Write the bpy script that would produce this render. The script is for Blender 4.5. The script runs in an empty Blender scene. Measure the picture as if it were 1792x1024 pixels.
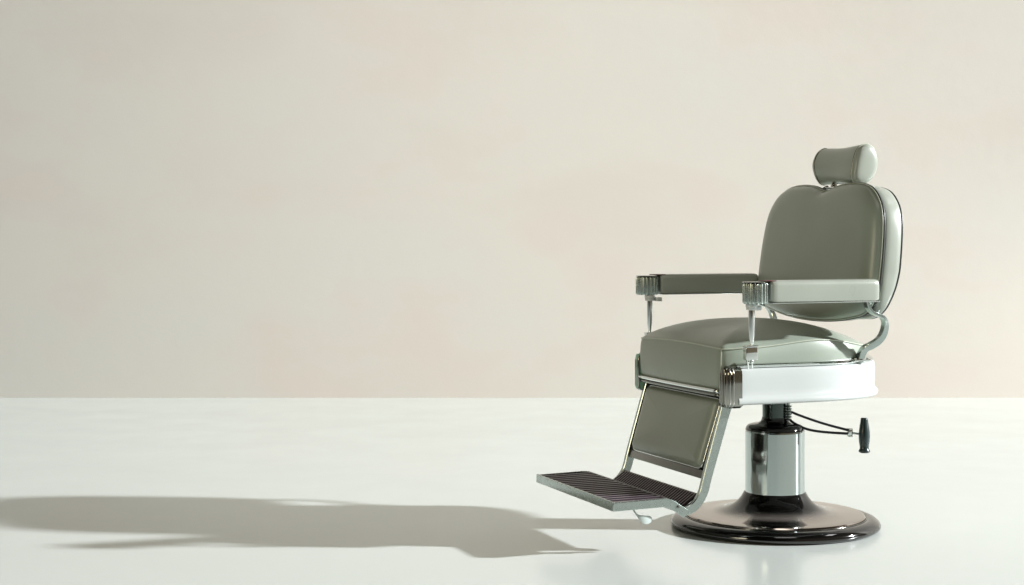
import bpy, bmesh, math, random
from mathutils import Vector, Matrix
R = math.radians
random.seed(7)
sc = bpy.context.scene
col = sc.collection

# ------------------------------------------------------------------ camera
F_PX, HOR, CAMZ = 2860.0, 405.0, 0.963
cd = bpy.data.cameras.new('camera')
cam = bpy.data.objects.new('camera', cd); col.objects.link(cam)
cd.sensor_width = 36.0
cd.lens = F_PX / 1792.0 * 36.0
cd.shift_y = -(512.0 - HOR) / 1792.0
cd.clip_end = 200
cam.location = (0, 0, CAMZ)
cam.rotation_euler = (R(90), 0, 0)
sc.camera = cam

# ------------------------------------------------------------------ materials
def new_mat(name):
    m = bpy.data.materials.new(name); m.use_nodes = True
    nt = m.node_tree
    return m, nt, nt.nodes['Principled BSDF']

def S(b, **kw):
    for k, v in kw.items():
        b.inputs[k.replace('_', ' ')].default_value = v

def noise(nt, scale, detail=3, rough=0.55, vec=None, dist=0.0):
    n = nt.nodes.new('ShaderNodeTexNoise')
    n.inputs['Scale'].default_value = scale
    n.inputs['Detail'].default_value = detail
    n.inputs['Roughness'].default_value = rough
    n.inputs['Distortion'].default_value = dist
    if vec is not None: nt.links.new(vec, n.inputs['Vector'])
    return n

def coords(nt, scale=(1, 1, 1)):
    tc = nt.nodes.new('ShaderNodeTexCoord')
    mp = nt.nodes.new('ShaderNodeMapping')
    mp.inputs['Scale'].default_value = scale
    nt.links.new(tc.outputs['Object'], mp.inputs['Vector'])
    return mp.outputs['Vector']

def ramp(nt, fac, stops):
    r = nt.nodes.new('ShaderNodeValToRGB')
    el = r.color_ramp.elements
    while len(el) < len(stops): el.new(0.5)
    for e, (p, c) in zip(el, stops):
        e.position = p; e.color = (*c, 1) if len(c) == 3 else c
    nt.links.new(fac, r.inputs['Fac'])
    return r.outputs['Color']

def bump(nt, b, height, strength, dist):
    bp = nt.nodes.new('ShaderNodeBump')
    bp.inputs['Strength'].default_value = strength
    bp.inputs['Distance'].default_value = dist
    nt.links.new(height, bp.inputs['Height'])
    nt.links.new(bp.outputs['Normal'], b.inputs['Normal'])

def mapr(nt, v, a, b_):
    m = nt.nodes.new('ShaderNodeMapRange')
    m.inputs['To Min'].default_value = a; m.inputs['To Max'].default_value = b_
    nt.links.new(v, m.inputs['Value'])
    return m.outputs['Result']

def leather(name, c, rough=0.36, coat=0.25):
    m, nt, b = new_mat(name)
    v = coords(nt)
    n = noise(nt, 5, 3, vec=v)
    c1 = tuple(x * 0.97 for x in c); c2 = tuple(x * 1.03 for x in c)
    nt.links.new(ramp(nt, n.outputs['Fac'], [(0.3, c1), (0.7, c2)]), b.inputs['Base Color'])
    n2 = noise(nt, 420, 2, vec=v)
    n3 = noise(nt, 14, 2, vec=v)
    nt.links.new(mapr(nt, n3.outputs['Fac'], rough - 0.05, rough + 0.07), b.inputs['Roughness'])
    ad = nt.nodes.new('ShaderNodeMath'); ad.operation = 'MULTIPLY_ADD'
    ad.inputs[1].default_value = 0.10
    nt.links.new(n2.outputs['Fac'], ad.inputs[0]); nt.links.new(n3.outputs['Fac'], ad.inputs[2])
    bump(nt, b, ad.outputs[0], 0.12, 0.003)
    S(b, Specular_IOR_Level=0.5, Coat_Weight=coat, Coat_Roughness=0.30)
    return m

def metal(name, c, rough=0.08, metallic=1.0):
    m, nt, b = new_mat(name)
    v = coords(nt)
    n = noise(nt, 40, 3, vec=v)
    nt.links.new(mapr(nt, n.outputs['Fac'], rough * 0.8, rough * 1.3), b.inputs['Roughness'])
    S(b, Base_Color=(*c, 1), Metallic=metallic)
    return m

LEA = leather('sage_leather', (0.262, 0.302, 0.250))
LEA_SHELL = leather('sage_vinyl', (0.300, 0.325, 0.280), 0.29, 0.35)
PIPE = leather('pale_piping', (0.38, 0.41, 0.33), 0.35, 0.2)
CHROME = metal('chrome', (0.72, 0.75, 0.73), 0.07)
STEEL = metal('satin_steel', (0.44, 0.50, 0.475), 0.26)
DCHROME = metal('dark_chrome', (0.20, 0.20, 0.18), 0.16)
BSTEEL = metal('bracket_steel', (0.40, 0.45, 0.43), 0.20)
BRK = metal('bracket_chrome', (0.34, 0.34, 0.31), 0.10)
COLM = metal('column_chrome', (0.54, 0.60, 0.59), 0.09)

def gloss(name, c, rough, ior=1.5, coat=0.0):
    m, nt, b = new_mat(name)
    v = coords(nt)
    n = noise(nt, 9, 4, vec=v)
    nt.links.new(mapr(nt, n.outputs['Fac'], rough * 0.75, rough * 1.35), b.inputs['Roughness'])
    S(b, Base_Color=(*c, 1), IOR=ior, Coat_Weight=coat, Coat_Roughness=0.03)
    return m

BLACK = gloss('black_enamel', (0.003, 0.003, 0.003), 0.07, 1.8, 0.0)
BASEM, nt, b = new_mat('black_lacquer_painted_reflection')   # black lacquer; wall reflection on the disc painted in as brown metal
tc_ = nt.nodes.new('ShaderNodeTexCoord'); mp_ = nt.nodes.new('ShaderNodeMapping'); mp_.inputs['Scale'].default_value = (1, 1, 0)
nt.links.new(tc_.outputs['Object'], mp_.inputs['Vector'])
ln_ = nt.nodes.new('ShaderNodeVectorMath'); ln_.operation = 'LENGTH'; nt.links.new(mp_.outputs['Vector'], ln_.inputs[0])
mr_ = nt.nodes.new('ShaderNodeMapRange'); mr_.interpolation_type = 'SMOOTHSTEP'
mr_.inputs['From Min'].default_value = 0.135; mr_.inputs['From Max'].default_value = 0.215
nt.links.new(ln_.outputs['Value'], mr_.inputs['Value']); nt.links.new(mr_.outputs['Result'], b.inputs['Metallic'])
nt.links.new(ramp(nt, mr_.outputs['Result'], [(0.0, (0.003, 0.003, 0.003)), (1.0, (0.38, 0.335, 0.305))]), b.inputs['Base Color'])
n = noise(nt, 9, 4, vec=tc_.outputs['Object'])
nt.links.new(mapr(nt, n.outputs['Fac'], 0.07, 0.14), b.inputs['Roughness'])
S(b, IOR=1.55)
WHITE = gloss('white_enamel', (0.485, 0.515, 0.505), 0.22, 1.5, 0.3)
RUBBER = gloss('black_rubber', (0.012, 0.013, 0.016), 0.38)
GRIP = gloss('dark_green_grip', (0.018, 0.035, 0.034), 0.25, 1.5, 0.3)
TREAD = gloss('ribbed_rubber', (0.035, 0.026, 0.034), 0.30)
RIBS = gloss('rib_tops', (0.12, 0.088, 0.108), 0.30)
TRIM = gloss('dark_edge_trim', (0.035, 0.038, 0.035), 0.34)
PALE = gloss('pale_lever_paint', (0.55, 0.62, 0.60), 0.3)
PLASTIC = gloss('clear_grey_collar', (0.55, 0.58, 0.57), 0.12, 1.5, 0.5)
MINT = gloss('mint_paint', (0.30, 0.52, 0.38), 0.3)
PISTON = metal('dark_piston', (0.10, 0.125, 0.115), 0.20)

# floor
FLOOR, nt, b = new_mat('polished_floor')
v = coords(nt)
n = noise(nt, 0.7, 4, vec=v)
nt.links.new(ramp(nt, n.outputs['Fac'], [(0.3, (0.618, 0.668, 0.640)), (0.7, (0.640, 0.680, 0.655))]), b.inputs['Base Color'])
n2 = noise(nt, 2.5, 5, vec=v)
nt.links.new(mapr(nt, n2.outputs['Fac'], 0.10, 0.24), b.inputs['Roughness'])
n3 = noise(nt, 3.0, 2, vec=v)
bump(nt, b, n3.outputs['Fac'], 0.015, 0.01)
S(b, Specular_IOR_Level=0.45)

# plaster wall
WALL, nt, b = new_mat('mottled_plaster')
v = coords(nt, (0.55, 1, 1.0))
n = noise(nt, 1.05, 5, 0.55, vec=v, dist=0.2)
ca = ramp(nt, n.outputs['Fac'], [(0.34, (0.710, 0.664, 0.600)), (0.50, (0.730, 0.690, 0.628)), (0.66, (0.722, 0.696, 0.638))])
v2 = coords(nt, (0.9, 1, 1.6))
n2 = noise(nt, 1.3, 3, 0.5, vec=v2)
msk = ramp(nt, n2.outputs['Fac'], [(0.52, (0, 0, 0)), (0.70, (1, 1, 1))])
mx = nt.nodes.new('ShaderNodeMix'); mx.data_type = 'RGBA'
nt.links.new(msk, mx.inputs['Factor']); nt.links.new(ca, mx.inputs['A'])
mx.inputs['B'].default_value = (0.730, 0.660, 0.600, 1)
nt.links.new(mx.outputs['Result'], b.inputs['Base Color'])
v3 = coords(nt)
g = noise(nt, 95, 4, 0.7, vec=v3); g2 = noise(nt, 9, 4, 0.6, vec=v3)
ad = nt.nodes.new('ShaderNodeMath'); ad.operation = 'MULTIPLY_ADD'; ad.inputs[1].default_value = 0.35
nt.links.new(g.outputs['Fac'], ad.inputs[0]); nt.links.new(g2.outputs['Fac'], ad.inputs[2])
bump(nt, b, ad.outputs[0], 0.20, 0.004)
S(b, Roughness=0.75, Specular_IOR_Level=0.2)

# ------------------------------------------------------------------ helpers
def empty(name, parent=None):
    o = bpy.data.objects.new(name, None); col.objects.link(o); o.parent = parent
    o.empty_display_size = 0.1
    return o

def mesh(name, verts, faces, mat, parent=None, sharp=35, smooth=True):
    me = bpy.data.meshes.new(name)
    me.from_pydata([tuple(v) for v in verts], [], faces)
    me.validate()
    bm = bmesh.new(); bm.from_mesh(me)
    bmesh.ops.remove_doubles(bm, verts=bm.verts, dist=1e-6)
    bmesh.ops.recalc_face_normals(bm, faces=bm.faces)
    bm.to_mesh(me); bm.free()
    me.materials.append(mat)
    if smooth:
        for p in me.polygons: p.use_smooth = True
        if sharp: me.set_sharp_from_angle(angle=R(sharp))
    o = bpy.data.objects.new(name, me); col.objects.link(o)
    o.parent = parent
    return o

class MB:
    def __init__(s): s.v = []; s.f = []
    def add(s, vs, fs):
        k = len(s.v); s.v += [Vector(v) for v in vs]; s.f += [tuple(i + k for i in f) for f in fs]
        return s
    def build(s, name, mat, parent=None, sharp=35, smooth=True):
        return mesh(name, s.v, s.f, mat, parent, sharp, smooth)

def rings(rs, closed_u=True, cap0=False, cap1=False, loop=False):
    """rs: list of rings of equal length"""
    n = len(rs[0]); vs = [p for r in rs for p in r]; fs = []
    m = len(rs)
    for i in range(m if loop else m - 1):
        a, b_ = i * n, ((i + 1) % m) * n
        for j in range(n if closed_u else n - 1):
            k = (j + 1) % n
            fs.append((a + j, a + k, b_ + k, b_ + j))
    if cap0: fs.append(tuple(reversed(range(n))))
    if cap1: fs.append(tuple(range((m - 1) * n, m * n)))
    return vs, fs

def lathe(prof, c=(0, 0), seg=128, fn=None, caps=(False, False)):
    rs = []
    for r, z in prof:
        ring = []
        for i in range(seg):
            a = 2 * math.pi * i / seg
            rr = r if fn is None else fn(r, a, z)
            ring.append((c[0] + rr * math.cos(a), c[1] + rr * math.sin(a), z))
        rs.append(ring)
    return rings(rs, True, caps[0], caps[1])

def fillet(pts, rad, n=5):
    """round the inner corners of an open polyline (2D or 3D)"""
    P = [Vector(p) for p in pts]; out = [P[0]]
    for i in range(1, len(P) - 1):
        r = rad[i] if isinstance(rad, (list, tuple)) else rad
        a, b_, c = P[i - 1], P[i], P[i + 1]
        d1 = (a - b_); d2 = (c - b_)
        t = min(r, d1.length * 0.49, d2.length * 0.49)
        p1 = b_ + d1.normalized() * t; p2 = b_ + d2.normalized() * t
        for k in range(n + 1):
            q = k / n
            out.append((1 - q) ** 2 * p1 + 2 * q * (1 - q) * b_ + q * q * p2)
    out.append(P[-1])
    return out

def catmull(pts, n=8, closed=False):
    P = [Vector(p) for p in pts]; N = len(P); out = []
    rng = range(N) if closed else range(N - 1)
    for i in rng:
        if closed: p0, p1, p2, p3 = P[(i - 1) % N], P[i], P[(i + 1) % N], P[(i + 2) % N]
        else:
            p1, p2 = P[i], P[i + 1]
            p0 = P[i - 1] if i else 2 * p1 - p2
            p3 = P[i + 2] if i + 2 < N else 2 * p2 - p1
        for k in range(n):
            t = k / n
            out.append(0.5 * ((2 * p1) + (-p0 + p2) * t + (2 * p0 - 5 * p1 + 4 * p2 - p3) * t * t + (-p0 + 3 * p1 - 3 * p2 + p3) * t ** 3))
    if not closed: out.append(P[-1])
    return out

def tube(path, rad, seg=12, closed=False, caps=True):
    P = [Vector(p) for p in path]; N = len(P); rs = []
    up = None
    for i in range(N):
        if closed: t = (P[(i + 1) % N] - P[(i - 1) % N])
        else: t = P[min(i + 1, N - 1)] - P[max(i - 1, 0)]
        t.normalize()
        if up is None:
            up = t.orthogonal().normalized()
        else:
            up = (up - t * up.dot(t))
            if up.length < 1e-6: up = t.orthogonal()
            up.normalize()
        sd = t.cross(up)
        r = rad[i] if isinstance(rad, (list, tuple)) else rad
        rs.append([P[i] + r * (math.cos(2 * math.pi * k / seg) * up + math.sin(2 * math.pi * k / seg) * sd) for k in range(seg)])
    if closed:
        # pick the seam twist that best closes the loop
        best = min(range(seg), key=lambda q: (rs[0][q] - rs[-1][0]).length)
        rs.append(rs[0][best:] + rs[0][:best])
        return rings(rs)
    return rings(rs, True, caps, caps)

def sweep_uz(path, hw, th, s0, chamf=0.0025, off=0.0):
    """bar of rectangular section with eased edges along a path in the u-z plane; hw half width in s, th thickness"""
    P = [Vector((p[0], p[1])) for p in path]; N = len(P); rs = []
    c = chamf
    for i in range(N):
        t = (P[min(i + 1, N - 1)] - P[max(i - 1, 0)]).normalized()
        nrm = Vector((-t.y, t.x))
        h = th[i] if isinstance(th, (list, tuple)) else th
        h /= 2
        ww = hw[i] if isinstance(hw, (list, tuple)) else hw
        sec = [(-ww, -h + c), (-ww + c, -h), (ww - c, -h), (ww, -h + c), (ww, h - c), (ww - c, h), (-ww + c, h), (-ww, h - c)]
        rs.append([(P[i].x + nrm.x * (q + off), s0 + a, P[i].y + nrm.y * (q + off)) for a, q in sec])
    return rings(rs, True, True, True)

def box(c, d, bev=0.0, mat4=None):
    bm = bmesh.new()
    bmesh.ops.create_cube(bm, size=1.0)
    for v in bm.verts: v.co = Vector((v.co.x * d[0], v.co.y * d[1], v.co.z * d[2]))
    if bev: bmesh.ops.bevel(bm, geom=bm.edges[:], offset=bev, segments=3, affect='EDGES', profile=0.5)
    if mat4: bmesh.ops.transform(bm, matrix=mat4, verts=bm.verts)
    bmesh.ops.translate(bm, vec=Vector(c), verts=bm.verts)
    bm.verts.index_update()
    vs = [v.co.copy() for v in bm.verts]; fs = [tuple(v.index for v in f.verts) for f in bm.faces]
    bm.free()
    return vs, fs

def tag(o, label=None, cat=None, group=None, kind=None):
    if label: o['label'] = label
    if cat: o['category'] = cat
    if group: o['group'] = group
    if kind: o['kind'] = kind
    return o

# ------------------------------------------------------------------ setting
fl = MB().add(*box((0, 2.2, -0.05), (30, 14.6, 0.1))).build('floor', FLOOR, smooth=False)
tag(fl, kind='structure')
wl = MB().add(*box((0, 9.56, 3.94), (30, 0.2, 8.1))).build('wall', WALL, smooth=False)
tag(wl, kind='structure')

# ------------------------------------------------------------------ chair
chair = empty('barber_chair')
tag(chair, 'vintage barber chair in sage green leather with white seat band on round black base', 'barber chair')
chair.location = (0.859, 5.34, 0)
chair.rotation_euler = (0, 0, R(180 + 21))

# --- base
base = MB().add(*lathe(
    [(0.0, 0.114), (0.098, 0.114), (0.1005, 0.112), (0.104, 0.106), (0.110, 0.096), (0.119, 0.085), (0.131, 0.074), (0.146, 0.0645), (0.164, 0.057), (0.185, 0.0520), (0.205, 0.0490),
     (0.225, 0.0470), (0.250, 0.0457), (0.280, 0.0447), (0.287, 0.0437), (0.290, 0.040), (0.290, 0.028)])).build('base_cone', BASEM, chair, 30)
rim = MB().add(*lathe(
    [(0.286, 0.030), (0.2905, 0.0345), (0.2945, 0.0365), (0.300, 0.0372), (0.312, 0.0362), (0.325, 0.0315), (0.334, 0.0240), (0.339, 0.015), (0.338, 0.008), (0.332, 0.0025), (0.320, 0.0005), (0.28, 0.0005)],
    seg=160)).build('base_rim', BLACK, base, 50)
MB().add(*tube([(0.2935 * math.cos(a * math.pi / 80), 0.2935 * math.sin(a * math.pi / 80), 0.0372) for a in range(160)], 0.0016, 8, True)).build('rim_trim', DCHROME, rim, 0)

# --- column
colm = MB().add(*lathe([(0.0, 0.110), (0.0965, 0.110), (0.0965, 0.114), (0.0965, 0.309), (0.0965, 0.312), (0.094, 0.318)])).build('column', COLM, chair, 30)
MB().add(*lathe([(0.0955, 0.312), (0.0955, 0.318), (0.093, 0.325), (0.087, 0.331), (0.075, 0.3345), (0.058, 0.337), (0.048, 0.341), (0.0435, 0.348), (0.042, 0.356)])).build('column_cap', BLACK, colm, 45)
MB().add(*lathe([(0.0405, 0.34), (0.0405, 0.46)], seg=64)).build('piston', PISTON, chair)

# --- seat band (apron): D-shaped plan, open at the front
def d_outline(w, uf, ub, n=72, p=2.35):
    """near-side front -> round rear -> far-side front"""
    out = []
    u0 = 0.10
    for k in range(8):
        out.append((uf + (u0 - uf) * k / 8, w - 0.0 * k))
    for k in range(n + 1):
        a = math.pi * k / n
        c, s_ = math.cos(a), math.sin(a)
        out.append((u0 - (u0 - ub) * abs(s_) ** (2 / p), w * (1 if c >= 0 else -1) * abs(c) ** (2 / p)))
    for k in range(1, 9):
        out.append((u0 + (uf - u0) * k / 8, -w))
    return out

def resample(pts, n, closed=False):
    P = [Vector(p) for p in pts]
    if closed: P = P + [P[0]]
    L = [0.0]
    for i in range(1, len(P)): L.append(L[-1] + (P[i] - P[i - 1]).length)
    out = []; tot = L[-1]; j = 0
    m = n if closed else n - 1
    for k in range(n):
        d = tot * k / m
        while j < len(L) - 2 and L[j + 1] < d: j += 1
        seg = L[j + 1] - L[j]
        t = (d - L[j]) / seg if seg > 1e-12 else 0
        out.append(P[j].lerp(P[j + 1], min(1, max(0, t))))
    return out

def normals2(P, closed=True):
    N = len(P); out = []
    for i in range(N):
        a = P[(i - 1) % N] if closed or i else P[0]
        b_ = P[(i + 1) % N] if closed or i < N - 1 else P[-1]
        t = (b_ - a)
        if t.length < 1e-9: t = Vector((1, 0))
        t.normalize(); out.append(Vector((t.y, -t.x)))
    return out

AW, AUF, AUB = 0.318, 0.312, -0.312
arc = resample([Vector(p) for p in d_outline(AW, AUF, AUB)], 150)
arn = normals2(arc, False)
cen = Vector((0.05, 0))
if (arc[75] - cen).dot(arn[75]) < 0: arn = [-n for n in arn]
def band(profile, name, mat, parent, sharp=40, cap=True):
    rs = []
    for p, n in zip(arc, arn):
        rs.append([(p.x + n.x * o, p.y + n.y * o, z + 0.004) for o, z in profile])
    vs, fs = rings(rs, True, cap, cap)
    return mesh(name, vs, fs, mat, parent, sharp)
prof = [(-0.012, 0.436), (-0.002, 0.4335), (0.006, 0.4345), (0.0105, 0.439), (0.0115, 0.446), (0.009, 0.453), (0.003, 0.458), (0.0, 0.463),
        (0.0, 0.480), (0.001, 0.510), (0.0, 0.536), (-0.002, 0.541), (-0.006, 0.5435), (-0.012, 0.5435)]
apron = band(prof, 'seat_band', WHITE, chair)
band([(-0.040, 0.540), (-0.0125, 0.5410), (-0.0110, 0.5445), (-0.0050, 0.5465), (-0.0035, 0.5500), (-0.0070, 0.5550), (-0.016, 0.5600), (-0.040, 0.5615)], 'band_trim', CHROME, apron, 50)
# pan under the seat
pan_o = [Vector((p.x - n.x * 0.010, p.y - n.y * 0.010)) for p, n in zip(arc, arn)]
vs = [(p.x, p.y, 0.440) for p in pan_o] + [(p.x, p.y, 0.538) for p in pan_o]
m_ = len(pan_o)
fs = [tuple(range(m_)), tuple(range(m_, 2 * m_))] + [(i, (i + 1) % m_, m_ + (i + 1) % m_, m_ + i) for i in range(m_)]
mesh('seat_pan', vs, fs, DCHROME, apron, 30)

# --- ribbed chrome corner brackets at the front ends of the band
def corner_bracket(sg):
    # body profile in plan wraps from the side round to the front, ribs run vertically
    z0, z1 = 0.428, 0.556
    base_ = []
    pts = fillet([(0.300, 0.3235), (0.338, 0.3235), (0.353, 0.316), (0.355, 0.283)], [0, 0.016, 0.010, 0], 6)
    pts = resample(pts, 90)
    nn = normals2(pts, False)
    if nn[10].y < 0: nn = [-n for n in nn]
    tot = len(pts)
    rs = []
    zs = [(z0 + 0.0, -0.016), (z0 + 0.004, -0.007), (z0 + 0.010, -0.002), (z0 + 0.018, 0.0), (z1 - 0.026, 0.0), (z1 - 0.016, -0.002), (z1 - 0.007, -0.008), (z1 - 0.001, -0.017), (z1, -0.028)]
    for z, o in zs:
        ring = []
        for i, (p, n) in enumerate(zip(pts, nn)):
            t = i / (tot - 1)
            rib = 0.0
            if 0.30 < t < 0.97:
                ph = (t - 0.30) / 0.67 * 5
                rib = 0.0042 * abs(math.sin(math.pi * ph)) ** 0.6 - 0.0012
            q = p + n * (o + rib * (1 if abs(o) < 0.01 else 0.5) + 0.001)
            ring.append((q.x, sg * q.y, z))
        rs.append(ring)
    vs, fs = rings(rs, False)
    o1 = mesh('corner_bracket', vs, fs, BRK, chair, 60)
    # inner closing plate, painted
    MB().add(*box((0.322, sg * 0.300, 0.492), (0.07, 0.026, 0.120), 0.008)).build('bracket_filler', DCHROME if sg > 0 else MINT, o1, 40)
    return o1
corner_bracket(1); corner_bracket(-1)

# --- seat cushion
CW, CUF, CUB = 0.300, 0.350, -0.268
side = [Vector(p) for p in d_outline(CW, CUF, CUB, p=2.5)]
# round the front corners slightly and close with a straight front
front = [Vector((CUF, -CW + 2 * CW * k / 24)) for k in range(1, 24)]
co = resample(side + front, 240, True)
# taper: front narrower so it fits between the brackets
def shape_plan(p):
    w = 1.0
    if p.x > 0.25: w = 1 - 0.060 * min(1, (p.x - 0.25) / 0.10) ** 1.5
    bul = 0.010 * (1 - (p.y / CW) ** 2) if p.x > CUF - 0.005 else 0
    return Vector((p.x + bul, p.y * w))
co = [shape_plan(p) for p in co]
for _ in range(2):
    co = [(co[i - 1] + 2 * co[i] + co[(i + 1) % len(co)]) / 4 for i in range(len(co))]
cn = normals2(co)
cc = Vector((0.05, 0.0))
if (co[0] - cc).dot(cn[0]) < 0: cn = [-n for n in cn]
def sm(a, b_, x):
    t = max(0, min(1, (x - a) / (b_ - a))); return t * t * (3 - 2 * t)
def seam_z(p):
    f = sm(0.28, 0.34, p.x)              # 1 on the front face
    zf = 0.606 + 0.008 * (1 - (p.y / 0.27) ** 2)
    zs = 0.607 + 0.020 * math.exp(-((p.x - 0.02) / 0.15) ** 2) - 0.012 * sm(-0.05, -0.26, p.x)
    return f * zf + (1 - f) * zs
def bot_z(p):
    return 0.540 - 0.062 * sm(0.315, 0.341, p.x)
rs = []
for k, (o, t) in enumerate([(-0.030, 0.0), (-0.006, 0.0), (0.0, 0.04), (0.003, 0.14), (0.0055, 0.35), (0.006, 0.6), (0.003, 0.85), (0.0, 0.96), (-0.0015, 1.0)]):
    ring = []
    for p, n in zip(co, cn):
        z = bot_z(p) + (seam_z(p) - bot_z(p)) * t
        ring.append((p.x + n.x * o, p.y + n.y * o, z))
    rs.append(ring)
for q in [0.992, 0.975, 0.95, 0.91, 0.86, 0.80, 0.72, 0.63, 0.53, 0.42, 0.31, 0.2, 0.1, 0.03]:
    ring = []
    for p in co:
        x = cc.x + (p.x - cc.x) * q; y = cc.y + (p.y - cc.y) * q
        zs = seam_z(p)
        top = 0.682 - 0.10 * max(0, -(x - 0.10)) ** 1.6 * 1.6 + 0.0 * x
        g = 1 - q ** 2.5
        z = zs + (top - zs) * g ** 0.80
        ring.append((x, y, z))
    rs.append(ring)
vs, fs = rings(rs, True, True, True)
seat = mesh('seat_cushion', vs, fs, LEA, chair, 50)
sp = [(p.x + n.x * 0.0005, p.y + n.y * 0.0005, seam_z(p) + 0.0005) for p, n in zip(co, cn)]
MB().add(*tube(sp, 0.0023, 8, True)).build('piping', PIPE, seat, 0)
for sg in (1, -1):   # short vertical seam down each front corner
    k = max(range(len(co)), key=lambda i: co[i].x + sg * co[i].y)
    p, n = co[k], cn[k]
    z1 = seam_z(p)
    pts = [(p.x + n.x * o, p.y + n.y * o, 0.50 + (z1 - 0.50) * t) for o, t in [(0.004, 0), (0.0062, 0.3), (0.0065, 0.6), (0.004, 0.85), (0.0, 1)]]
    MB().add(*tube(catmull(pts, 5), 0.0014, 8)).build('corner_seam', PIPE, seat, 0)

# chrome rail under the front of the cushion
fr = [(0.3555 + 0.008 * (1 - (s_ / 0.275) ** 2), s_, 0.4775) for s_ in [-0.275 + 0.55 * k / 24 for k in range(25)]]
rail = MB().add(*tube([(a, b_, c + 0.0) for a, b_, c in fr], 0.0058, 12))
rail.build('front_rail', CHROME, chair, 0)
MB().add(*tube([(a - 0.003, b_, c - 0.0125) for a, b_, c in fr], 0.0048, 12)).build('lower_rail', DCHROME, chair, 0)

# --- leg rest
legf = empty('leg_rest', chair)
rail_path = [(0.306, 0.500), (0.321, 0.455), (0.392, 0.225), (0.408, 0.165), (0.440, 0.128), (0.482, 0.118)]
rp = resample(fillet(rail_path, [0, 0.02, 0.03, 0.045, 0.03, 0], 8), 60)
for sg in (1, -1):
    MB().add(*sweep_uz(rp, 0.008, [0.036 - 0.010 * i / 59 for i in range(60)], sg * 0.272, 0.002)).build('side_rail', STEEL, legf, 40)
ang = math.atan2(0.075, -0.245)   # direction down the panel
pd = Vector((0.392 - 0.321, 0.225 - 0.455)).normalized()   # down dir in (u,z)
pn = Vector((-pd.y, pd.x))                                   # outward normal (forward, up)
def legp(s_, t, h):
    """t metres down the panel from its top, h outwards"""
    p = Vector((0.325, 0.455)) + pd * t + pn * h
    return Vector((p.x, s_, p.y))
def rounded_rect(w0, w1, t0, t1, r, n=8):
    """trapezoid with rounded corners in (s,t): half widths w0 top, w1 bottom"""
    P = [(-w0, t0), (w0, t0), (w1, t1), (-w1, t1)]
    out = []
    for i in range(4):
        a, b_, c = Vector(P[i - 1]), Vector(P[i]), Vector(P[(i + 1) % 4])
        d1 = (a - b_).normalized(); d2 = (c - b_).normalized()
        p1, p2 = b_ + d1 * r, b_ + d2 * r
        for k in range(n + 1):
            q = k / n
            out.append((1 - q) ** 2 * p1 + 2 * q * (1 - q) * b_ + q * q * p2)
    return out
def pad(outline, prof, mapf, name, mat, parent, centre, domed=0.0, sharp=40, cap=True):
    P = resample(outline, 200, True); N = normals2(P)
    C = Vector(centre)
    if sum((P[i] - C).dot(N[i]) for i in range(len(P))) < 0: N = [-n for n in N]
    rs = []
    def smooth2(Q, it):
        for _ in range(it): Q = [(Q[i - 1] + 2 * Q[i] + Q[(i + 1) % len(Q)]) / 4 for i in range(len(Q))]
        return Q
    for o, h in prof:
        Q = smooth2([p + n * o for p, n in zip(P, N)], int(max(0, -o - 0.006) * 900))
        rs.append([mapf(q.x, q.y, h) for q in Q])
    o, h0 = prof[-1]
    P = smooth2([p + n * o for p, n in zip(P, N)], int(max(0, -o - 0.006) * 900)); P0 = P; o = 0
    for q in [0.97, 0.92, 0.85, 0.75, 0.62, 0.48, 0.34, 0.2, 0.08]:
        ring = []
        for p, n in zip(P, N):
            e = C + (p + n * o - C) * q
            ring.append(mapf(e.x, e.y, h0 + domed * (1 - q ** 2.2)))
        rs.append(ring)
    vs, fs = rings(rs, True, cap, True)
    P = resample(outline, 200, True)
    return mesh(name, vs, fs, mat, parent, sharp), P, N
ro = rounded_rect(0.250, 0.243, 0.008, 0.226, 0.022)
leg_pad, _, _ = pad(ro, [(0, -0.006), (0, 0.006), (-0.003, 0.012), (-0.009, 0.018), (-0.018, 0.022), (-0.030, 0.025)], legp, 'calf_pad', LEA, legf, (0, 0.12), 0.006)
P_ = resample(ro, 160, True)
MB().add(*tube([legp(p.x * 1.008, 0.123 + (p.y - 0.123) * 1.01, 0.006) for p in P_], 0.0024, 8, True)).build('pad_trim', CHROME, leg_pad, 0)
# backing frame of the calf pad
def legbox(s0, s1, t0, t1, h0, h1, bev=0.002):
    vs, fs = box(((s0 + s1) / 2, (t0 + t1) / 2, (h0 + h1) / 2), (abs(s1 - s0), abs(t1 - t0), abs(h1 - h0)), bev)
    return [legp(v.x, v.y, v.z) for v in vs], fs
MB().add(*legbox(-0.262, 0.262, -0.004, 0.254, -0.012, -0.004)).build('back_board', DCHROME, legf, 40)
MB().add(*legbox(-0.262, 0.262, 0.229, 0.2545, -0.004, 0.006)).build('cross_bar', DCHROME, legf, 40)

# --- footplate
foot = empty('footplate', chair)
FS = 0.298
PZ = 0.160
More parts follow.
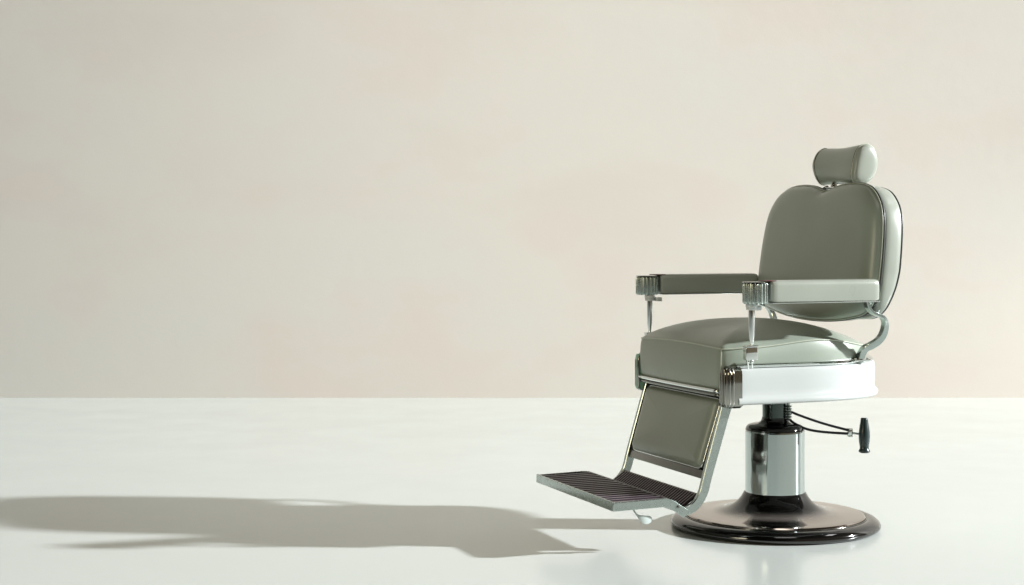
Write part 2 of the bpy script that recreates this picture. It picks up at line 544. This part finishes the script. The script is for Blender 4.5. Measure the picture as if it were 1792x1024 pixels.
# side bars: flat bar with a crank down to the pivot
for sg in (1, -1):
    bp = resample(fillet([(0.712, PZ - 0.008), (0.535, PZ - 0.004), (0.478, 0.118)], [0, 0.02, 0], 8), 30)
    sb = MB().add(*sweep_uz(bp, 0.0045, 0.026, sg * FS, 0.0015)).build('side_bar', STEEL, foot, 40)
    vs, fs = lathe([(0, 0), (0.0042, 0), (0.0042, 0.0035), (0.003, 0.0045), (0, 0.0045)], seg=16)
    M = Matrix.Translation((0.506, sg * (FS + 0.0035), 0.141)) @ Matrix.Rotation(-sg * math.pi / 2, 4, 'X')
    MB().add([M @ Vector(v) for v in vs], fs).build('pivot_screw', DCHROME, sb, 40)
MB().add(*box((0.7155, 0, PZ - 0.007), (0.006, 2 * FS + 0.009, 0.027), 0.0012)).build('front_lip', STEEL, foot, 40)
MB().add(*box((0.624, 0, PZ - 0.006), (0.176, 2 * FS - 0.010, 0.006), 0.001)).build('tray', DCHROME, foot, 40)
# tread with ribs running front to back
def ribbed(path, s0, s1, nribs, depth):
    """path: polyline (u,z); ribs run along it"""
    P = [Vector(p) for p in path]; rs = []
    for i, p in enumerate(P):
        t = (P[min(i + 1, len(P) - 1)] - P[max(i - 1, 0)]).normalized(); n = Vector((-t.y, t.x))
        if n.y < 0: n = -n
        ring = []
        for k in range(nribs * 4 + 1):
            s_ = s0 + (s1 - s0) * k / (nribs * 4)
            h = depth * [0, 0, 1, 1][k % 4]
            ring.append((p.x + n.x * h, s_ + (0.0006 if k % 2 else -0.0006), p.y + n.y * h))
        rs.append(ring)
    return rings(rs, False)
def ribmesh(name, path, s0, s1, nr, dp):
    vs, fs = ribbed(path, s0, s1, nr, dp)
    o = mesh(name, vs, fs, TREAD, foot, 0, False)
    o.data.materials.append(RIBS)
    seg = nr * 4
    for p in o.data.polygons:
        ss = [o.data.vertices[i].co.y for i in p.vertices]
        m_ = (min(ss) + max(ss)) / 2
        k = (m_ - s0) / (s1 - s0) * seg
        if int(k) % 4 == 2: p.material_index = 1
    return o
ribmesh('tread', [(0.711, PZ - 0.002), (0.62, PZ - 0.001), (0.535, PZ)], -FS + 0.006, FS - 0.006, 17, 0.0060)
MB().add(*tube([(0.5345, -FS + 0.004, PZ + 0.0025), (0.5345, FS - 0.004, PZ + 0.0025)], 0.0050, 12)).build('hinge_rod', TREAD, foot, 40)
# heel tread: curved ribbed panel between the rails and the plate
heel = fillet([(0.536, PZ), (0.505, 0.128), (0.484, 0.122), (0.420, 0.166)], [0, 0.010, 0.016, 0], 8)
ribmesh('heel_tread', heel, -0.262, 0.262, 32, 0.0050)
heel2 = [Vector((p.x, p.y)) for p in heel]
MB().add(*sweep_uz(heel2, 0.262, 0.003, 0.0, 0.001, 0.003)).build('heel_plate', DCHROME, foot, 40)
MB().add(*tube([(0.420, -0.264, 0.166), (0.420, 0.264, 0.166)], 0.0045, 10)).build('heel_rod', DCHROME, foot, 40)
# small catch lever under the plate
lv = catmull([(0.640, 0.255, PZ - 0.012), (0.630, 0.262, 0.128), (0.618, 0.268, 0.112), (0.600, 0.272, 0.103), (0.578, 0.272, 0.104)], 6)
n_ = len(lv)
rs = []
for i, p in enumerate(lv):
    t = i / (n_ - 1)
    w = 0.0040 + 0.0085 * sm(0.35, 0.75, t) * math.sqrt(max(0.02, 1 - max(0, (t - 0.8) / 0.2) ** 2))
    th = 0.003
    rs.append([(p.x, p.y + th * 0.5, p.z + w), (p.x + 0.001, p.y + th, p.z), (p.x, p.y + th * 0.5, p.z - w), (p.x, p.y - th * 0.5, p.z - w), (p.x - 0.001, p.y - th, p.z), (p.x, p.y - th * 0.5, p.z + w)])
vs, fs = rings(rs, True, True, True)
mesh('catch_lever', vs, fs, PALE, foot, 60)

# --- backrest
TB = math.atan2(0.055, 0.42)
B0 = Vector((-0.140, 0.0, 0.672))
def bk(s_, w, h):
    """w = height coordinate (true z of the untilted plane), h = forwards"""
    t = (w - 0.672)
    return Vector((B0.x - math.sin(TB) * t + math.cos(TB) * h, s_, 0.672 + math.cos(TB) * t + math.sin(TB) * h))
half = [(0.0, 0.672), (0.09, 0.6745), (0.17, 0.681), (0.245, 0.692), (0.305, 0.706), (0.343, 0.736), (0.3600, 0.785), (0.362, 0.85), (0.359, 0.91), (0.354, 0.96), (0.345, 1.008),
        (0.328, 1.048), (0.300, 1.080), (0.264, 1.104), (0.218, 1.117), (0.170, 1.121), (0.120, 1.120), (0.075, 1.1155), (0.040, 1.108), (0.016, 1.101), (0.0, 1.098)]
right = catmull(half, 8)
outl = right[:-1] + [Vector((-p.x, p.y)) for p in reversed(right)][:-1]
bpad, BP, BN = pad(outl, [(-0.010, -0.030), (-0.004, -0.012), (-0.001, -0.004), (-0.001, 0.000), (-0.004, 0.010), (-0.011, 0.019), (-0.022, 0.027), (-0.038, 0.033), (-0.058, 0.0365)],
           lambda s_, w, h: bk(s_, w, h), 'backrest', LEA, chair, (0, 0.88), 0.008, 60)
MB().add(*tube([bk(p.x + n.x * 0.0015, p.y + n.y * 0.0015, -0.004) for p, n in zip(BP, BN)], 0.0032, 8, True)).build('backrest_trim', TRIM, bpad, 0)
MB().add(*tube([bk(p.x + n.x * 0.0005, p.y + n.y * 0.0005, 0.0015) for p, n in zip(BP, BN)], 0.0019, 8, True)).build('backrest_piping', PIPE, bpad, 0)
# back shell
def rear_h(w):
    return -0.030 - 0.042 * sm(0.66, 0.86, w)
def square_low(p):
    lo = (1 - sm(0.70, 0.84, p.y)) * sm(0.20, 0.33, abs(p.x))
    return Vector((p.x + math.copysign(0.016 * lo, p.x), p.y - 0.010 * lo))
P = [square_low(p) for p in BP]; N = BN; rs = []
for o, f in [(-0.012, 0.0), (-0.004, 0.04), (-0.001, 0.12), (0.001, 0.35), (0.0005, 0.7), (-0.001, 0.92), (-0.004, 1.0), (-0.014, 1.05), (-0.03, 1.10)]:
    rs.append([bk(p.x + n.x * o, p.y + n.y * o, -0.007 + (rear_h(p.y) + 0.007) * f) for p, n in zip(P, N)])
for q in [0.9, 0.75, 0.55, 0.35, 0.15]:
    ring = []
    for p, n in zip(P, N):
        e = Vector((0, 0.9)) + (p + n * -0.03 - Vector((0, 0.9))) * q
        ring.append(bk(e.x, e.y, -0.007 + (rear_h(e.y) + 0.007) * (1.10 + 0.08 * (1 - q))))
    rs.append(ring)
vs, fs = rings(rs, True, True, True)
shell = mesh('back_shell', vs, fs, LEA_SHELL, chair, 50)
MB().add(*tube([bk(p.x - n.x * 0.003, p.y - n.y * 0.003, rear_h(p.y) - 0.001) for p, n in zip(P, N)], 0.0028, 8, True)).build('rear_trim', TRIM, shell, 0)

# --- back brackets
def back_bracket(sg):
    pth = catmull([(-0.118, 0.746), (-0.124, 0.728), (-0.140, 0.712), (-0.160, 0.704), (-0.178, 0.695), (-0.190, 0.675), (-0.192, 0.645), (-0.186, 0.622), (-0.172, 0.606), (-0.158, 0.594), (-0.152, 0.575), (-0.146, 0.553)], 6)
    n = len(pth); rs = []
    for i in range(n):
        t = (pth[min(i + 1, n - 1)] - pth[max(i - 1, 0)]).normalized(); nn = Vector((-t.y, t.x))
        q = i / (n - 1)
        s0 = sg * (0.352 - 0.085 * sm(0.35, 1.0, q))
        hw = 0.012; th = (0.0050 + 0.0055 * sm(0.3, 0.6, q)); c = 0.0018
        sec = [(-hw, -th + c), (-hw + c, -th), (hw - c, -th), (hw, -th + c), (hw, th - c), (hw - c, th), (-hw + c, th), (-hw, th - c)]
        rs.append([(pth[i].x + nn.x * b_, s0 + a, pth[i].y + nn.y * b_) for a, b_ in sec])
    vs, fs = rings(rs, True, True, True)
    o = mesh('back_bracket', vs, fs, BSTEEL, chair, 40)
    f = MB()
    f.add(*box((-0.152, sg * 0.267, 0.5585), (0.058, 0.034, 0.006), 0.002)).build('bracket_foot', CHROME, o, 40)
    for du in (-0.022, 0.022):
        MB().add(*lathe([(0, 0.5655), (0.003, 0.5655), (0.0045, 0.564), (0.0045, 0.5612)], (-0.152 + du, sg * 0.274), 14)).build('bolt', CHROME, o, 40)
back_bracket(1); back_bracket(-1)

# --- armrests
def armrest(sg):
    s0 = sg * 0.372
    # pillow-like bar, section in (s,z), swept along u
    hw, zb, zt = 0.029, 0.7505, 0.8165
    us = [0.243, 0.241, 0.236, 0.22, 0.1, 0.0, -0.06, -0.115, -0.128, -0.134, -0.136]
    ins = [0.010, 0.004, 0.001, 0, 0, 0, 0, 0.0, 0.001, 0.003, 0.007]
    rs = []
    for u, d in zip(us, ins):
        w = hw - d; a, b_ = zb + d, zt - d
        sec = fillet([(-w - 0.002, (a + b_) / 2), (-w, b_), (w, b_), (w + 0.002, (a + b_) / 2), (w - 0.001, a), (-w + 0.001, a), (-w - 0.002, (a + b_) / 2)], [0, 0.030, 0.030, 0.02, 0.004, 0.004, 0], 7)[:-1]
        rs.append([(u, s0 + p.x, p.y) for p in sec])
    vs, fs = rings(rs, True, True, True)
    arm = mesh('armrest', vs, fs, LEA_SHELL, chair, 50)
    MB().add(*box((0.052, s0, 0.7485), (0.376, 0.060, 0.0035), 0.0012)).build('under_strip', CHROME, arm, 40)
    # fluted chrome knob at the front end
    KU = 0.283
    fl_ = lambda r, a, z: r + (0.0022 * math.tanh(2.0 * math.sin(17 * a)) * (1 if r > 0.034 else 0))
    kn = MB().add(*lathe([(0, 0.8085), (0.030, 0.8085), (0.0340, 0.8075), (0.0362, 0.8050), (0.0368, 0.800), (0.0368, 0.754), (0.0362, 0.749), (0.0335, 0.7462), (0, 0.7462)], (KU, s0), 480, fl_)).build('armrest_knob', KNOB, arm, 50)
    MB().add(*lathe([(0, 0.8118), (0.0375, 0.8118), (0.0392, 0.8105), (0.0375, 0.8090), (0, 0.8090)], (KU, s0), 64)).build('knob_cap', DCHROME, kn, 40)
    MB().add(*box((0.243, s0, 0.8150), (0.040, 0.046, 0.0030), 0.001)).build('top_plate', CAPM, arm, 40)
    # post
    ps = sg * 0.350
    post = MB().add(*lathe([(0, 0.748), (0.0095, 0.748), (0.0098, 0.72), (0.0095, 0.68), (0.0085, 0.65), (0.0060, 0.630), (0.0042, 0.618), (0, 0.616)], (KU, ps), 32)).build('armrest_post', CHROME, chair, 40)
    MB().add(*lathe([(0.010, 0.7460), (0.0165, 0.7450), (0.0180, 0.7425), (0.0180, 0.7355), (0.0160, 0.7335), (0.0170, 0.7315), (0.0160, 0.7270), (0.010, 0.7260)], (KU, ps), 40)).build('post_collar', PLASTIC, post, 40)
    MB().add(*box((KU - 0.026, ps - sg * 0.012, 0.7320), (0.020, 0.022, 0.014), 0.003)).build('collar_clip', PLASTIC, post, 40)
    blk = MB()
    blk.add(*box((KU, ps - sg * 0.008, 0.5955), (0.038, 0.022, 0.038), 0.0015))
    blk.add(*box((KU, ps - sg * 0.007, 0.6175), (0.040, 0.026, 0.005), 0.0012))
    bo = blk.build('post_block', CHROME, post, 40)
    for du in (-0.010, 0.004):
        MB().add(*lathe([(0, 0.5775), (0.0040, 0.5760), (0.0055, 0.572), (0.0052, 0.567), (0.003, 0.5635), (0.002, 0.548)], (KU + du, ps - sg * 0.016), 16)).build('block_screw', CHROME, bo, 50)
KNOB = metal('knob_steel', (0.42, 0.48, 0.45), 0.26)
CAPM = gloss('oxblood_cap', (0.10, 0.03, 0.035), 0.3)
armrest(1); armrest(-1)

# --- headrest
sec0 = [(-0.269, 1.2455), (-0.289, 1.232), (-0.300, 1.205), (-0.299, 1.172), (-0.286, 1.140), (-0.262, 1.121), (-0.236, 1.1165), (-0.214, 1.124), (-0.206, 1.142), (-0.210, 1.172), (-0.216, 1.200), (-0.228, 1.228), (-0.246, 1.243)]
sec1 = [(-0.276, 1.244), (-0.292, 1.232), (-0.302, 1.205), (-0.302, 1.172), (-0.295, 1.145), (-0.285, 1.128), (-0.270, 1.121), (-0.252, 1.126), (-0.238, 1.145), (-0.229, 1.172), (-0.228, 1.196), (-0.238, 1.222), (-0.256, 1.239)]
secn = catmull(sec0, 8, True); secf = catmull(sec1, 8, True)
hc = Vector((-0.255, 1.180))
HW = 0.133
def hsec(s_, k):
    """k scales; the middle is pinched for the neck"""
    dip = 0.075 * math.cos(math.pi * s_ / (2 * HW)) ** 2 if abs(s_) < HW else 0
    out = []
    tt = sm(-HW, HW, s_)
    for pf, pn_ in zip(secf, secn):
        p = pf.lerp(pn_, tt)
        d = p - hc
        sc_ = k * (1 - dip * (1.0 if d.x > 0 or d.y > 0 else 0.3))
        out.append((hc.x + d.x * sc_, s_, hc.y + d.y * sc_))
    return out
rs = [hsec(-HW + 2 * HW * k / 28, 1.0) for k in range(29)]
vs, fs = rings(rs, True, False, False)
head = mesh('headrest', vs, fs, LEA, chair, 0)
for sg in (1, -1):
    rr = [hsec(sg * HW, 0.995), hsec(sg * (HW + 0.004), 0.985), hsec(sg * (HW + 0.009), 0.95), hsec(sg * (HW + 0.0135), 0.88), hsec(sg * (HW + 0.0165), 0.76), hsec(sg * (HW + 0.018), 0.55), hsec(sg * (HW + 0.0185), 0.3), hsec(sg * (HW + 0.0186), 0.05)]
    vs, fs = rings(rr, True, False, True)
    cap = mesh('end_cap', vs, fs, LEA_SHELL, head, 0)
    MB().add(*tube(hsec(sg * HW, 1.006), 0.0022, 8, True)).build('cap_piping', PIPE, cap, 0)
    MB().add(*tube(hsec(sg * (HW - 0.0045), 1.003), 0.0017, 8, True)).build('cap_bead', DCHROME, cap, 0)
hm = MB()  # mount between the back and the headrest
hm.add(*box((-0.240, 0.030, 1.1075), (0.050, 0.150, 0.006), 0.002))
hmo = hm.build('headrest_mount', CHROME, chair, 40)
for s_ in (-0.030, 0.090):
    MB().add(*lathe([(0, 1.060), (0.0085, 1.060), (0.0085, 1.104), (0.011, 1.106), (0.011, 1.126), (0, 1.128)], (-0.243, s_), 24)).build('mount_post', CHROME, hmo, 40)
MB().add(*tube(catmull([(-0.236, -0.060, 1.112), (-0.212, -0.045, 1.104), (-0.200, -0.01, 1.090)], 6), 0.0050, 10)).build('release_lever', DCHROME, hmo, 40)

# --- pump lever and handle
pump = empty('pump_lever', chair)
def L(px, py, dd):
    """place by photo measurement: a point dd metres in depth from the chair axis, turned into chair coordinates"""
    d = 5.34 + dd
    x = (px - 896) * d / F_PX; z = CAMZ - (py - HOR) * d / F_PX
    dx = x - 0.859; a = R(21)
    return Vector((-(math.cos(a) * dx + math.sin(a) * dd), math.sin(a) * dx - math.cos(a) * dd, z))
sp0 = L(1380, 709, -0.03); sp1 = L(1380, 736, -0.03)
m = MB()
for k in range(6):
    z = sp0.z - 0.004 - k * 0.0085
    m.add(*lathe([(0.0, z + 0.0028), (0.009, z + 0.0028), (0.011, z), (0.009, z - 0.0028), (0, z - 0.0028)], (sp0.x, sp0.y), 20))
m.add(*lathe([(0.005, sp0.z + 0.03), (0.005, sp1.z)], (sp0.x, sp0.y), 12))
m.build('spring_linkage', STEEL, pump, 40)
MB().add(*tube([sp0 + Vector((0, 0, -0.025)), Vector((0, 0, sp0.z - 0.025))], 0.006, 10)).build('linkage_pin', STEEL, pump, 40)
c1 = catmull([L(1380, 719, -0.03), L(1402, 728, -0.035), L(1440, 741, -0.045), L(1484, 753, -0.06)], 8)
c2 = catmull([L(1380, 733, -0.03), L(1392, 742, -0.033), L(1412, 751, -0.038), L(1440, 756, -0.046), L(1484, 759, -0.06)], 8)
MB().add(*tube(c1, 0.0042, 12)).build('cable', RUBBER, pump, 0)
MB().add(*tube(c2, 0.0042, 12)).build('cable', RUBBER, pump, 0)
cl = L(1487, 757, -0.06)
M3 = Matrix.Rotation(R(180 - 15), 4, 'Z')
cm = MB()
cm.add(*box(cl, (0.016, 0.014, 0.022), 0.003))
for k in (-1, 1):
    cm.add(*box(cl + Vector((0, 0, 0.0115 * k)), (0.012, 0.017, 0.004), 0.001))
cm.build('cable_clamp', CHROME, pump, 40)
MB().add(*tube([cl, L(1512, 761, -0.065)], 0.0035, 10)).build('handle_rod', STEEL, pump, 40)
gc = L(1512.5, 762, -0.065)
gp = [(0.0, 0.0565), (0.009, 0.0565), (0.0115, 0.0545), (0.0118, 0.051), (0.0125, 0.044), (0.0150, 0.030), (0.0175, 0.012), (0.0182, -0.004), (0.0172, -0.020), (0.0150, -0.034), (0.0145, -0.042), (0.0165, -0.046), (0.0185, -0.049), (0.0180, -0.053), (0.013, -0.0565), (0, -0.057)]
vs, fs = lathe([(r, z) for r, z in gp], seg=40)
M4 = Matrix.Translation(gc) @ Matrix.Rotation(R(3), 4, 'X') @ Matrix.Rotation(R(-2), 4, 'Y')
MB().add([M4 @ Vector(v) for v in vs], fs).build('handle_grip', GRIP, pump, 50)

# ------------------------------------------------------------------ light
KEY_EL, KEY_AZ, KEY_D = 22.0, 3.8, 42.0     # studio key lamp from the right, slightly towards the camera
kl = bpy.data.lights.new('key_lamp', 'SPOT'); kl.energy = 187000; kl.color = (0.965, 0.985, 1.0)
kl.shadow_soft_size = 0.70; kl.spot_size = R(50); kl.spot_blend = 0.6
ko = bpy.data.objects.new('key_lamp', kl); col.objects.link(ko)
dirv = Vector((math.cos(R(KEY_EL)) * math.cos(R(-KEY_AZ)), math.cos(R(KEY_EL)) * math.sin(R(-KEY_AZ)), math.sin(R(KEY_EL))))
ko.location = Vector((0.4, 5.4, 0.2)) + dirv * KEY_D
ko.rotation_euler = dirv.to_track_quat('Z', 'Y').to_euler()

def area(name, loc, target, size, energy, color=(1, 1, 1), size_y=None):
    a = bpy.data.lights.new(name, 'AREA'); a.energy = energy; a.color = color
    a.size = size
    if size_y: a.shape = 'RECTANGLE'; a.size_y = size_y
    o = bpy.data.objects.new(name, a); col.objects.link(o)
    o.location = loc
    o.rotation_euler = (Vector(loc) - Vector(target)).to_track_quat('Z', 'Y').to_euler()
    return o
wp = area('wall_patch', (5.2, 7.3, 0.55), (3.0, 9.46, 0.10), 0.6, 1.9, (1.0, 0.965, 0.95))
wp.data.spread = R(50)
ff_ = area('front_fill', (-4.5, 0.6, 2.6), (0.7, 5.3, 0.7), 2.2, 18, (1.0, 0.87, 0.62))
ff_.data.spread = R(72)
wash = area('wall_wash', (1.2, 3.4, 5.6), (-0.5, 9.46, 1.4), 1.6, 27, (1.0, 0.97, 0.90))
wash.data.spread = R(85)

area('top_softbox', (0.86 + 2.0, 5.34 + 0.25, 3.1), (0.86, 5.34, 0.8), 0.9, 5, (1, 1, 0.98), 0.35)
w = bpy.data.worlds.new('World'); sc.world = w; w.use_nodes = True
nt = w.node_tree
bg = nt.nodes['Background']
tc = nt.nodes.new('ShaderNodeTexCoord')
sx = nt.nodes.new('ShaderNodeSeparateXYZ')
nt.links.new(tc.outputs['Generated'], sx.inputs['Vector'])
# soft studio surround: brighter on the lit side, dark patch added high camera-left to darken reflections
mr = nt.nodes.new('ShaderNodeMapRange'); mr.inputs['From Min'].default_value = -1; mr.inputs['From Max'].default_value = 1
mr.inputs['To Min'].default_value = 0.10; mr.inputs['To Max'].default_value = 0.18
nt.links.new(sx.outputs['X'], mr.inputs['Value'])
dp = nt.nodes.new('ShaderNodeVectorMath'); dp.operation = 'DOT_PRODUCT'
dd_ = Vector((-0.45, -0.75, 0.5)).normalized(); dp.inputs[1].default_value = dd_
nt.links.new(tc.outputs['Generated'], dp.inputs[0])
m2 = nt.nodes.new('ShaderNodeMapRange'); m2.interpolation_type = 'SMOOTHSTEP'
m2.inputs['From Min'].default_value = 0.70; m2.inputs['From Max'].default_value = 0.86
m2.inputs['To Min'].default_value = 1.0; m2.inputs['To Max'].default_value = 0.08
nt.links.new(dp.outputs['Value'], m2.inputs['Value'])
mu = nt.nodes.new('ShaderNodeMath'); mu.operation = 'MULTIPLY'
nt.links.new(mr.outputs['Result'], mu.inputs[0]); nt.links.new(m2.outputs['Result'], mu.inputs[1])
m3 = nt.nodes.new('ShaderNodeMapRange'); m3.interpolation_type = 'SMOOTHSTEP'   # the ceiling is unlit
m3.inputs['From Min'].default_value = 0.45; m3.inputs['From Max'].default_value = 0.90
m3.inputs['To Min'].default_value = 1.0; m3.inputs['To Max'].default_value = 0.12
nt.links.new(sx.outputs['Z'], m3.inputs['Value'])
mu2 = nt.nodes.new('ShaderNodeMath'); mu2.operation = 'MULTIPLY'
nt.links.new(mu.outputs[0], mu2.inputs[0]); nt.links.new(m3.outputs['Result'], mu2.inputs[1])
nt.links.new(mu2.outputs[0], bg.inputs['Strength'])
bg.inputs['Color'].default_value = (1.0, 0.82, 0.58, 1)

sc.view_settings.view_transform = 'Standard'
sc.view_settings.look = 'None'
sc.view_settings.exposure = 0
sc.view_settings.gamma = 1
sc.cycles.max_bounces = 8
sc.cycles.use_denoising = True
